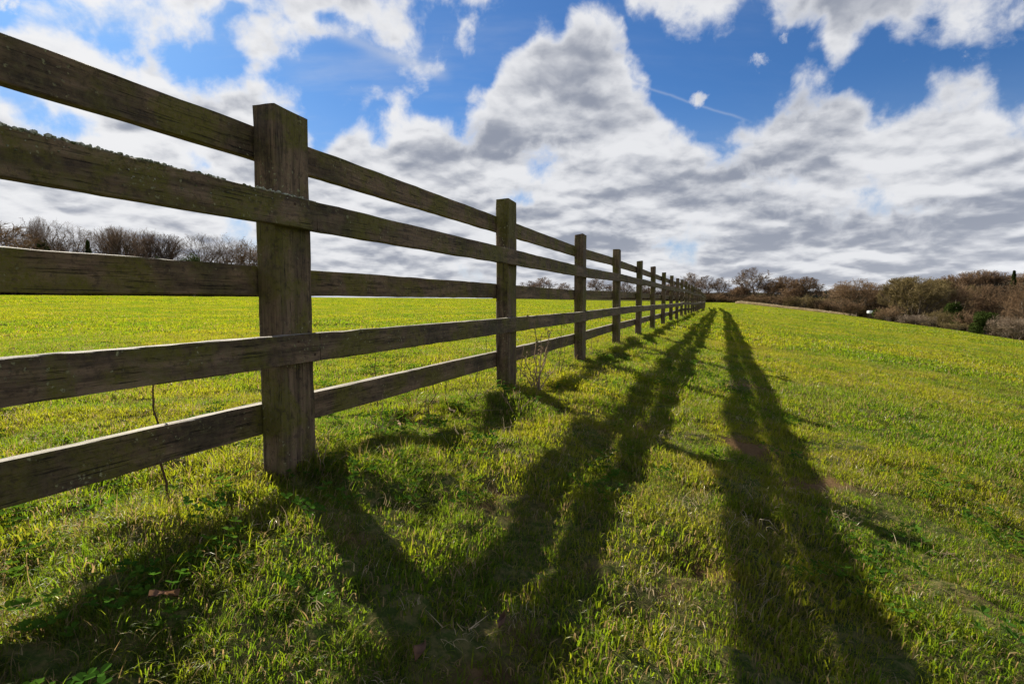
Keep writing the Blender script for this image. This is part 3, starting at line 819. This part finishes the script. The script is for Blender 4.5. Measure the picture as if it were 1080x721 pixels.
def tree(kind, i, px, dist, top_py, wpx=None, label='', cat='tree', group=None, name='bare_tree', base=None, spin=None):
    """a tree standing at a bearing and distance, grown to the height and spread seen in the photograph"""
    P = PRO[kind][i % len(PRO[kind])]
    x, y, z = at(px, dist)
    if base is not None: z = base
    h = height_at(px, top_py, dist)-z
    s = h/P['H']; sw = s
    if wpx: 
        a, _ = azel(px, 317); sw = ((1.45 if px < 300 else 1.2)*wpx/600.0*dist*math.cos(a))/P['w']
    rnd = random.Random(int(px*7+dist))
    e = empty(name, (x, y, z-.15), spin if spin is not None else rnd.uniform(0, 6.28)); e.scale = (sw, sw, s)
    tag(e, label, cat, group)
    obj('trunk', P['trunk'], e); obj('crown', P['crown'], e)
    return e
G1 = 'bare trees beyond the pasture on the left'
for k, i, px, d, top, w, lab in [
    ('brown', 0, -14, 96, 228, 90, 'reddish brown bare tree cut by the left edge of the frame'),
    ('oak', 0, 28, 112, 239, 50, 'small grey bare tree beside the reddish one at far left'),
    ('ash', 0, 45, 118, 225, 16, 'thin pole-like bare tree standing higher than its neighbours on the left'),
    ('oak', 1, 62, 108, 228, 62, 'tallest wide open-crowned bare tree beyond the left rails'),
    ('oak', 0, 84, 116, 238, 40, 'bare grey tree just right of the tallest open-crowned one'),
    ('ash', 1, 112, 118, 234, 30, 'upright grey bare tree starting the dense row in the left background'),
    ('ash', 0, 128, 112, 236, 36, 'dense dark bare tree in the middle of the left row'),
    ('ash', 1, 146, 118, 237, 34, 'forked bare tree right of the dense dark one in the left row'),
    ('oak', 1, 160, 122, 239, 34, 'fine-twigged bare tree near the end of the left row'),
    ('ash', 0, 178, 116, 244, 34, 'low rounded bare tree closing the left row before the gap'),
    ('oak', 0, 214, 110, 244, 40, 'round bare tree right of the gap behind the nearest bay of fence'),
    ('oak', 1, 240, 116, 244, 44, 'wide feathery bare tree directly left of the nearest post'),
    ('brown', 1, 262, 112, 251, 40, 'brownish bare tree partly hidden by the nearest post')]:
    tree(k, i, px, d, top, w, lab, group=G1)
for k, i, px, d, top, w, lab in [
    ('far', 0, 574, 260, 291, 26, 'far round tree seen between the second and third posts'),
    ('far', 0, 556, 265, 295, 24, 'far low tree just right of the second post above the middle rail'),
    ('far', 0, 596, 270, 297, 18, 'far small tree touching the left side of the third post'),
    ('far', 0, 630, 240, 293, 26, 'far tree seen right of the third post above the middle rail'),
    ('far', 0, 645, 235, 297, 16, 'far slim tree touching the fourth post'),
    ('far', 0, 662, 225, 296, 18, 'far tree seen between the fourth and fifth posts'),
    ('far', 0, 684, 215, 297, 20, 'far tree behind the crowded posts of the distant fence'),
    ('far', 1, 706, 205, 297, 24, 'brown far tree rising over the last distinct posts')]:
    tree(k, i, px, d, top, w, lab, group='far trees seen through the fence')
for k, i, px, d, top, w, lab in [
    ('far', 0, 728, 185, 286, 26, 'bare tree rising directly above the far end of the fence'),
    ('far', 0, 748, 178, 289, 24, 'round bare tree where the fence shadows vanish'),
    ('far', 0, 762, 182, 291, 18, 'small lacy bare tree left of the bright gap in the hedgerow'),
    ('far', 1, 776, 172, 302, 20, 'low brown tree under the bright gap in the hedgerow'),
    ('far', 0, 796, 168, 280, 38, 'tall domed bare tree, the highest in the central hedgerow'),
    ('far', 1, 784, 166, 300, 22, 'reddish low tree at the left foot of the tall domed one'),
    ('far', 1, 812, 172, 295, 26, 'brown tree at the right shoulder of the tall domed one'),
    ('far', 1, 826, 165, 289, 26, 'olive tinted bare tree left of the rounded pair in the hedgerow'),
    ('far', 1, 846, 160, 290, 34, 'rounded olive bare tree ending the central hedgerow on the right'),
    ('far', 1, 834, 158, 301, 24, 'low brown tree below the rounded olive one')]:
    tree(k, i, px, d, top, w, lab, group='trees of the central hedgerow')
for k, i, px, d, top, w, lab in [
    ('brown', 1, 905, 118, 292, 50, 'broad reddish brown oak-like tree leading the right hand wood'),
    ('brown', 0, 892, 124, 298, 30, 'smaller reddish tree on the left flank of the right hand wood'),
    ('brown', 0, 922, 126, 296, 30, 'brown tree between the broad reddish one and the tall olive one'),
    ('olive', 0, 950, 108, 289, 34, 'tall olive bare tree with upswept branches in the right hand wood'),
    ('olive', 1, 968, 104, 289, 46, 'widest olive bare tree at the middle of the right hand wood'),
    ('olive', 0, 988, 110, 291, 34, 'olive bare tree right of the widest one'),
    ('brown', 1, 1010, 112, 296, 36, 'brown bare tree behind the dark ivy clad one'),
    ('olive', 1, 1026, 118, 298, 34, 'olive brown tree above the dark round evergreen bush'),
    ('brown', 0, 1044, 116, 296, 34, 'tall brown tree behind the dark round evergreen bush'),
    ('brown', 1, 1064, 110, 294, 38, 'reddish brown tree near the right edge of the frame'),
    ('brown', 0, 1088, 104, 292, 44, 'large brown tree cut by the right edge of the frame')]:
    tree(k, i, px, d, top, w, lab, group='trees of the right hand wood')
for k, i, px, d, top, w, lab in [
    ('far', 1, 1000, 300, 288, 22, 'distant small tree at the left foot of the wooded skyline'),
    ('far', 1, 1018, 330, 285, 24, 'distant tree climbing the wooded skyline'),
    ('far', 1, 1034, 340, 283, 24, 'distant crown on the highest part of the wooded skyline'),
    ('far', 1, 1050, 340, 284, 22, 'distant crown left of the skyline conifer'),
    ('far', 1, 1084, 330, 285, 30, 'distant crown right of the skyline conifer')]:
    tree(k, i, px, d, top, w, lab, group='trees on the far wooded ridge')
# bushes
for k, i, px, d, top, w, lab in [
    ('pale', 0, 967, 78, 329, 30, 'pale twiggy rounded bush at the edge of the field below the olive trees'),
    ('scrub', 1, 1006, 76, 336, 22, 'low brownish bush between the pale bush and the dark evergreen'),
    ('pale', 0, 1072, 66, 330, 40, 'large pale twiggy bush at the right edge of the frame'),
    ('scrub', 0, 940, 90, 318, 26, 'brown scrub at the foot of the tall olive tree'),
    ('scrub', 0, 896, 108, 312, 26, 'brown scrub at the foot of the broad reddish tree'),
    ('scrub', 1, 990, 84, 322, 28, 'olive scrub behind the pale rounded bush'),
    ('scrub', 0, 1022, 82, 322, 28, 'brown scrub left of the dark evergreen bush'),
    ('scrub', 0, 1056, 80, 322, 28, 'brown scrub right of the dark evergreen bush'),
    ('scrub', 1, 866, 150, 311, 26, 'low olive scrub bridging the hedgerow and the wood'),
    ('scrub', 0, 880, 140, 313, 24, 'low brown scrub left of the right hand wood'),
    ('scrub', 0, 820, 150, 308, 30, 'scrub at the foot of the central hedgerow'),
    ('scrub', 0, 800, 152, 308, 26, 'scrub below the tall domed tree'),
    ('scrub', 1, 846, 150, 308, 30, 'scrub below the rounded olive tree'),
    ('scrub', 0, 736, 160, 305, 24, 'dark scrub behind the last fence posts'),
    ('scrub', 0, 754, 160, 307, 22, 'dark scrub where the field path of shadows ends'),
    ('scrub', 0, 772, 158, 311, 20, 'low scrub left of the dry verge')]:
    tree(k, i, px, d, top, w, lab, cat='bush', group='bushes along the field edge', name='bare_bush')

# evergreens
def leaf_mass(seed, lobes, n, s, mat, name):
    r = np.random.default_rng(seed); V = []; F = []
    for _ in range(n):
        c, R3 = lobes[r.integers(0, len(lobes))]
        d = r.normal(size=3); d /= np.linalg.norm(d); rad = r.uniform(.55, 1.05)**.6
        p = np.array(c)+d*np.array(R3)*rad
        if p[2] < .02: continue
        u = r.normal(size=3); u /= np.linalg.norm(u); v = np.cross(u, d+r.normal(0, .4, 3)); v /= np.linalg.norm(v)+1e-9
        a, b = s*r.uniform(.6, 1.3), s*r.uniform(.4, .8); o = len(V)
        V += [p-u*a, p-v*b, p+u*a, p+v*b]; F.append((o, o+1, o+2, o+3))
    return mesh_np(name, V, F, mat)
def green_build(N, P):
    n_ = N.noise(P, 1.1, 4, .6); return N.mix(n_, (.012, .022, .006), (.045, .062, .014)), N.mix(n_, (.03, .05, .01), (.07, .09, .02))
M_EVERGREEN = leaf_material('evergreen_leaf', green_build, .2, .0)
def evergreen(name, px, d, top, wpx, label, cat, seed, conical=False, mat=None):
    x, y, z = at(px, d); h = height_at(px, top, d)-z; a, _ = azel(px, 317); w = wpx/600*d*math.cos(a)
    e = empty(name, (x, y, z-.1)); tag(e, label, cat)
    r = np.random.default_rng(seed); lobes = []
    if conical:
        for k in range(70):
            f = r.uniform(.10, .97); ww = w*.42*(1-f)**.8+.05*w
            an = r.uniform(0, 6.28); lobes.append(((math.cos(an)*ww*.6, math.sin(an)*ww*.6, h*f*.97), (ww*.6, ww*.6, h*.05)))
    else:
        for k in range(16):
            an = r.uniform(0, 6.28); rr = r.uniform(0, .30)*w; f = r.uniform(.15, .78)
            lobes.append(((math.cos(an)*rr, math.sin(an)*rr, h*f), (w*.20, w*.20, h*.20)))
    obj('crown', leaf_mass(seed, lobes, 7000, max(.07, d*.0011), mat or M_EVERGREEN, 'crown'), e)
    TV, TF = [], []; tube(TV, TF, [np.array([0, 0, -.2]), np.array([0, 0, h*.5]), np.array([0.05, 0, h*.9])], [w*.03+.08, w*.02+.05, .03], 6)
    for k in range(6):
        an = k*1.05; tube(TV, TF, [np.array([0, 0, h*(.2+.1*k)]), np.array([math.cos(an)*w*.3, math.sin(an)*w*.3, h*(.3+.1*k)])], [.05, .02], 4)
    obj('trunk', mesh_np('trunk', TV, TF, M_BARK), e)
evergreen('evergreen_bush', 1041, 70, 326, 34, 'dark green round evergreen bush at the field edge near the right side', 'bush', 1)
evergreen('evergreen_bush', 930, 96, 323, 18, 'small dark evergreen bush just right of the small white trough at the wood edge', 'bush', 2)
evergreen('ivy_clad_tree', 1008, 98, 311, 26, 'dark ivy clad tree inside the right hand wood', 'tree', 3)
evergreen('conifer', 1068, 300, 284, 9, 'lone dark conifer on the skyline at right', 'conifer', 4, True)
evergreen('conifer', 996, 330, 293, 5, 'tiny dark conifer on the skyline above the olive trees', 'conifer', 5, True)
evergreen('evergreen_bush', 1007, 330, 294, 14, 'low dark evergreen clump on the skyline above the ivy clad tree', 'bush', 6)
evergreen('ivy_clad_tree', 96, 104, 251, 14, 'narrow dark ivy clad trunk among the bare trees on the left', 'tree', 7, True)
evergreen('evergreen_bush', 172, 108, 266, 18, 'dark green bush just above the middle rail on the left', 'bush', 8)
evergreen('ivy_clad_tree', 48, 106, 250, 14, 'dark ivy covered tree left of the tallest open-crowned one', 'tree', 9)
evergreen('evergreen_bush', 205, 100, 264, 34, 'wide mossy green bush below the gap in the left row', 'bush', 10)

# undergrowth: one continuous thicket nobody could count, below the hedgerow trees and in the wood
def thicket():
    r = np.random.default_rng(5); V = []; F = []
    def strip(px0, px1, d0, d1, hgt, n, wid=6):
        a0, _ = azel(px0, 317); a1, _ = azel(px1, 317)
        for _ in range(n):
            f = r.uniform(); a = a0+(a1-a0)*f; d = d0+(d1-d0)*f+r.uniform(-wid, wid)
            x, y = math.sin(a)*d, math.cos(a)*d; z = float(macro(x, y))
            hh = hgt*(.55+.9*float(fbm(np.array(x*.22), np.array(y*.22), 8, 3)))*r.uniform(.5, 1.1)
            dx, dy = r.normal(0, .35, 2)*hh; w = .012+.0002*d
            px_ = r.uniform(0, 3.14); ox, oy = math.cos(px_)*w, math.sin(px_)*w
            o = len(V)
            V.extend([(x-ox, y-oy, z-.1), (x+ox, y+oy, z-.1), (x+dx*.6+ox, y+dy*.6+oy, z+hh*.6), (x+dx*.6-ox, y+dy*.6-oy, z+hh*.6), (x+dx*1.3, y+dy*1.3, z+hh)])
            F.append((o, o+1, o+2, o+3)); F.append((o+3, o+2, o+4))
    strip(700, 870, 175, 158, 2.2, 15000, 6); strip(860, 930, 150, 122, 2.2, 9000, 7)
    strip(920, 1120, 118, 96, 2.4, 20000, 8); strip(900, 1120, 135, 120, 4.0, 20000, 10)
    strip(-60, 290, 112, 112, 3.6, 26000, 8); strip(520, 730, 262, 185, 3.2, 12000, 8)
    o = obj('undergrowth', mesh_np('undergrowth', V, F, bark_material('undergrowth_stems', (.045, .034, .022), (.085, .062, .040))))
    tag(o, 'tangled brown undergrowth below the bare trees', kind='stuff')
thicket()
# far wood on the hills
def far_wood():
    r = np.random.default_rng(15); VV = []
    def patch(px0, px1, d0, d1, n, h, leaf, k=150):
        a0, _e = azel(px0, 317); a1, _e = azel(px1, 317)
        a = r.uniform(a0, a1, n); d = r.uniform(d0, d1, n); x, y = np.sin(a)*d, np.cos(a)*d; z = macro(x, y)
        w = h*r.uniform(.35, .6, n); hh = h*r.uniform(.7, 1.15, n)
        dd = r.normal(size=(n, k, 3)); dd /= np.linalg.norm(dd, axis=2)[..., None]; dd[..., 2] = np.abs(dd[..., 2])
        sc = np.stack([w, w, hh*.65], -1)[:, None, :]*r.uniform(.6, 1.08, (n, k, 1))
        p = np.stack([x, y, z+hh*.35], -1)[:, None, :]+dd*sc
        u = r.normal(size=(n, k, 3))*np.array([.5, .5, 1.]); u /= np.linalg.norm(u, axis=2)[..., None]; v = np.cross(u, dd)
        s = leaf*r.uniform(.5, 1.3, (n, k, 1))
        VV.append(np.stack([p-u*s, p-v*s*.35, p+u*s, p+v*s*.35], 2).reshape(-1, 3))
    patch(830, 960, 820, 1150, 500, 9, 1.6, 110); patch(975, 1250, 320, 520, 900, 7, .75, 210); patch(1100, 1300, 150, 300, 150, 10, .6, 200)
    V = np.vstack(VV); F = np.arange(len(V)).reshape(-1, 4)
    m, N, out = material('far_wood_canopy')
    P = N.n('ShaderNodeNewGeometry').outputs['Position']
    c = N.mix(N.step(N.noise(P, .02, 3, .5), .4, .6), (.030, .038, .030), (.075, .052, .036))
    bs = N.n('ShaderNodeBsdfDiffuse'); N.put(bs.inputs[0], c); N.put(out.inputs[0], bs.outputs[0])
    o = obj('distant_wood', mesh_np('distant_wood', V, F, m)); tag(o, 'dark wood covering the distant hills', kind='stuff')
far_wood()

# dry pale verge at the far edge of the field
verge_t = tuft_collection('verge_tuft', [dict(n=120, rad=.9, h0=.35, h1=.85, w=.035, seed=130+i, lean=.35, seg=3, straw=1) for i in range(3)], M_STRAW)
a0, _ = azel(779, 317); a1, _ = azel(900, 317)
f = RNG.random(1500); a = a0+(a1-a0)*f; d = 142-24*f+RNG.uniform(-2.2, 2.2, 1500)
x, y = np.sin(a)*d, np.cos(a)*d
scatter('dry_verge', lift(x, y, macro), verge_t, RNG.uniform(.5, 1.0, len(x))*(1.1-.4*f), 'pale dry grass verge along the far edge of the field', .05)

# ------------------------------------------------------------------ weeds by the fence
M_DRYSTEM = bark_material('dry_weed_stem', (.20, .145, .095), (.36, .28, .19))
M_DARKSTEM = bark_material('bramble_stem', (.060, .040, .030), (.120, .075, .055))
def gfull(px, py): 
    x, y = gp(px, py, lambda a, b: float(ground(np.array([a]), np.array([b]))[0])); return x, y, float(ground(np.array([x]), np.array([y]))[0])
def weed(base_px, tops, rad, mat, label, seed, twigs=6, heads=True, name='dry_weed', dist=None):
    """thin upright stems; tops given as (sideways, along, height) in metres from the foot"""
    r = np.random.default_rng(seed); x, y, z = gfull(*base_px); e = empty(name, (x, y, z-.01)); tag(e, label, 'weed')
    for (dx, dy, h) in tops:
        V, F = [], []; n = 9
        pts = [np.array([dx*(f**1.2), dy*(f**1.2), h*f])+r.normal(0, .006 if 0 < f < 1 else 0, 3) for f in np.linspace(0, 1, n)]
        tube(V, F, pts, np.linspace(rad, rad*.45, n), 5)
        for k in range(twigs):
            i = r.integers(2, n-1); p = pts[i]; a = r.uniform(0, 6.28); L = r.uniform(.25, .6)*h*.35
            q1 = p+np.array([math.cos(a)*L*.4, math.sin(a)*L*.4, L*.5]); q2 = q1+np.array([math.cos(a)*L*.2, math.sin(a)*L*.2, L*.5])
            tube(V, F, [p, q1, q2], [rad*.45, rad*.35, rad*.2], 4)
            if heads:
                for _ in range(4):
                    c = q2+r.normal(0, rad*1.5, 3); tube(V, F, [c, c+r.normal(0, 1, 3)*rad*1.5], [rad*.8, rad*.3], 4)
        obj('stem', mesh_np('stem', V, F, mat), e)
weed((567, 414), [(-.10, .02, .26), (.03, .0, .42), (.06, .06, .30), (-.02, .05, .50), (.15, .0, .22), (-.14, .03, .18), (.10, .08, .44)], .0056, M_DRYSTEM, 'cluster of pale dry weed stems at the foot of the second post', 1, 4)
weed((590, 402), [(.02, .05, .50), (.07, .0, .36)], .0030, M_DARKSTEM, 'thin dark weed stalk right of the pale stem cluster', 2, 5)
weed((452, 446), [(.05, .10, .40)], .0028, M_DARKSTEM, 'slender reddish stalk leaning right below the fourth rail of the second bay', 3, 2, False)
weed((470, 430), [(.0, .02, .28)], .0024, M_DARKSTEM, 'short thin stalk beside the leaning reddish one', 4, 3, False)
weed((175, 527), [(-.045, .03, .46)], .0042, M_DARKSTEM, 'gnarled bramble stalk standing behind the lowest rail of the nearest bay', 5, 2, False)
weed((398, 432), [(-.02, .0, .50)], .0030, M_DARKSTEM, 'tall thin stalk behind the fence right of the nearest post', 6, 3, False)
weed((513, 372), [(.0, .0, .30)], .0032, M_DARKSTEM, 'small dark stalk in the pasture left of the second post', 7, 3, False)
weed((424, 388), [(.0, .0, .34)], .003, M_DRYSTEM, 'pale thin stalk in the pasture beyond the second bay', 8, 2, False)

weed((548, 408), [(.03, .02, .30), (-.05, .04, .22)], .0030, M_DRYSTEM, 'short forked dry stems touching the right side of the second post', 9, 3)
weed((338, 505), [(.05, -.02, .20), (-.02, .02, .15), (.10, .03, .12)], .0018, M_DRYSTEM, 'wispy dead grass stems at the right foot of the nearest post', 10, 3, False)
weed((622, 378), [(.03, .02, .26), (.09, .01, .20)], .0030, M_DRYSTEM, 'dry stems at the foot of the third post', 11, 3)
weed((438, 440), [(.08, .02, .14), (-.08, .03, .12), (.02, .05, .17)], .0022, M_DARKSTEM, 'low dark tangle of dead stems below the second bay', 12, 4, False)
weed((655, 365), [(.02, .02, .24)], .0035, M_DRYSTEM, 'dry stem at the foot of the fourth post', 13, 3)
weed((92, 560), [(.06, .02, .15), (-.04, .0, .12)], .0018, M_DRYSTEM, 'dead grass stems at lower left under the lowest rail', 14, 2, False)

weed((500, 424), [(.08, .03, .16), (-.09, .02, .13), (.03, .0, .22), (.14, .02, .10)], .0028, M_DRYSTEM, 'sprawling pale dead stems just left of the foot of the second post', 15, 5, False)
weed((402, 462), [(.07, .02, .13), (-.07, .03, .12), (.0, .04, .19)], .0024, M_DRYSTEM, 'small clump of straw coloured dead stems right of the nearest post', 16, 4, False)
weed((545, 440), [(.09, .01, .12), (-.08, .02, .14), (.02, .02, .17)], .0026, M_DRYSTEM, 'tangle of pale dead stems in front of the second post', 17, 4, False)

# fallen stems and a few dead leaves on the turf
def lying(px0, px1, rad, label, seed):
    r = np.random.default_rng(seed); a = np.array(gfull(*px0)); b = np.array(gfull(*px1)); a[2] += .022; b[2] += .028
    V, F = [], []; pts = [a+(b-a)*f+r.normal(0, .004, 3)*(0 < f < 1) for f in np.linspace(0, 1, 6)]
    tube(V, F, pts, np.linspace(rad, rad*.6, 6), 5)
    o = obj('fallen_stem', mesh_np('fallen_stem', V, F, M_DRYSTEM)); tag(o, label, 'stem')
lying((612, 404), (634, 396), .0035, 'pale fallen stem lying right of the third post', 1)
lying((497, 439), (531, 439), .0026, 'white straight straw lying below the second post', 2)
lying((474, 435), (480, 440), .0050, 'short curved pale stub left of the straight straw', 3)
lying((420, 449), (423, 459), .0050, 'stubby upright looking broken stem in the tangle of dead grass', 4)
lying((141, 531), (148, 545), .0028, 'bent pale straw below the lowest rail near the bramble stalk', 5)
lying((199, 602), (216, 576), .0020, 'long dry stalk slanting across the shadow in the left foreground', 6)
def dead_leaf(px, seed, label):
    r = np.random.default_rng(seed); x, y, z = gfull(*px); V = []; F = []; n = 9
    for i in range(n):
        f = i/(n-1); w = .010*math.sin(math.pi*min(f*1.02, 1))**.7+.0005
        for j, s in enumerate((-1, -.5, 0, .5, 1)):
            V.append(((f-.5)*.055, s*w, .010+abs(s)**1.5*.009+.006*math.sin(f*5+s*2)+r.uniform(-.001, .001)))
    for i in range(n-1):
        for j in range(4): F.append((i*5+j, i*5+j+1, (i+1)*5+j+1, (i+1)*5+j))
    o = obj('dead_leaf', mesh_np('dead_leaf', V, F, M_LEAF, True)); o.location = (x, y, z+.018); o.rotation_euler = (r.uniform(-.3, .3), r.uniform(-.3, .3), r.uniform(0, 6)); tag(o, label, 'leaf')
M_LEAF = leaf_material('brown_dead_leaf', lambda N, P: ((lambda n_: (N.mix(n_, (.10, .055, .035), (.19, .11, .07)), N.mix(n_, (.2, .1, .05), (.3, .17, .09))))(N.noise(P, 120, 4, .6))), .15, .0)
dead_leaf((443, 703), 1, 'curled pinkish brown dead leaf at the bottom of the frame left of centre')
dead_leaf((530, 668), 2, 'small brown dead leaf in the shadow of the second pair of rails')
dead_leaf((172, 645), 3, 'crumpled tan dead leaf in the shaded left foreground')

# a white trough-sized box by the hedge at the edge of the wood
def white_box():
    x, y, z = at(918, 100); import bmesh
    bm = bmesh.new(); bmesh.ops.create_cube(bm, size=1); bmesh.ops.scale(bm, vec=(.8, .5, .42), verts=bm.verts); bmesh.ops.bevel(bm, geom=bm.edges[:], offset=.06, segments=2, affect='EDGES')
    me = bpy.data.meshes.new('water_trough'); bm.to_mesh(me); bm.free()
    m, N, out = material('white_painted_metal'); b = N.n('ShaderNodeBsdfDiffuse'); b.inputs[0].default_value = (.75, .76, .76, 1); N.put(out.inputs[0], b.outputs[0]); me.materials.append(m)
    top = height_at(918, 327.5, 100)
    e = empty('water_trough', (x, y, z), .4); tag(e, 'small white trough standing at the edge of the right hand wood', 'trough')
    o = obj('tank', me, e); o.location = (0, 0, top-z-.21)
    V, F = [], []
    for sx in (-.3, .3):
        for sy in (-.15, .15): tube(V, F, [np.array([sx, sy, -.1]), np.array([sx, sy, top-z-.5])], [.05, .05], 5)
    obj('stand', mesh_np('stand', V, F, M_BARK), e)
white_box()
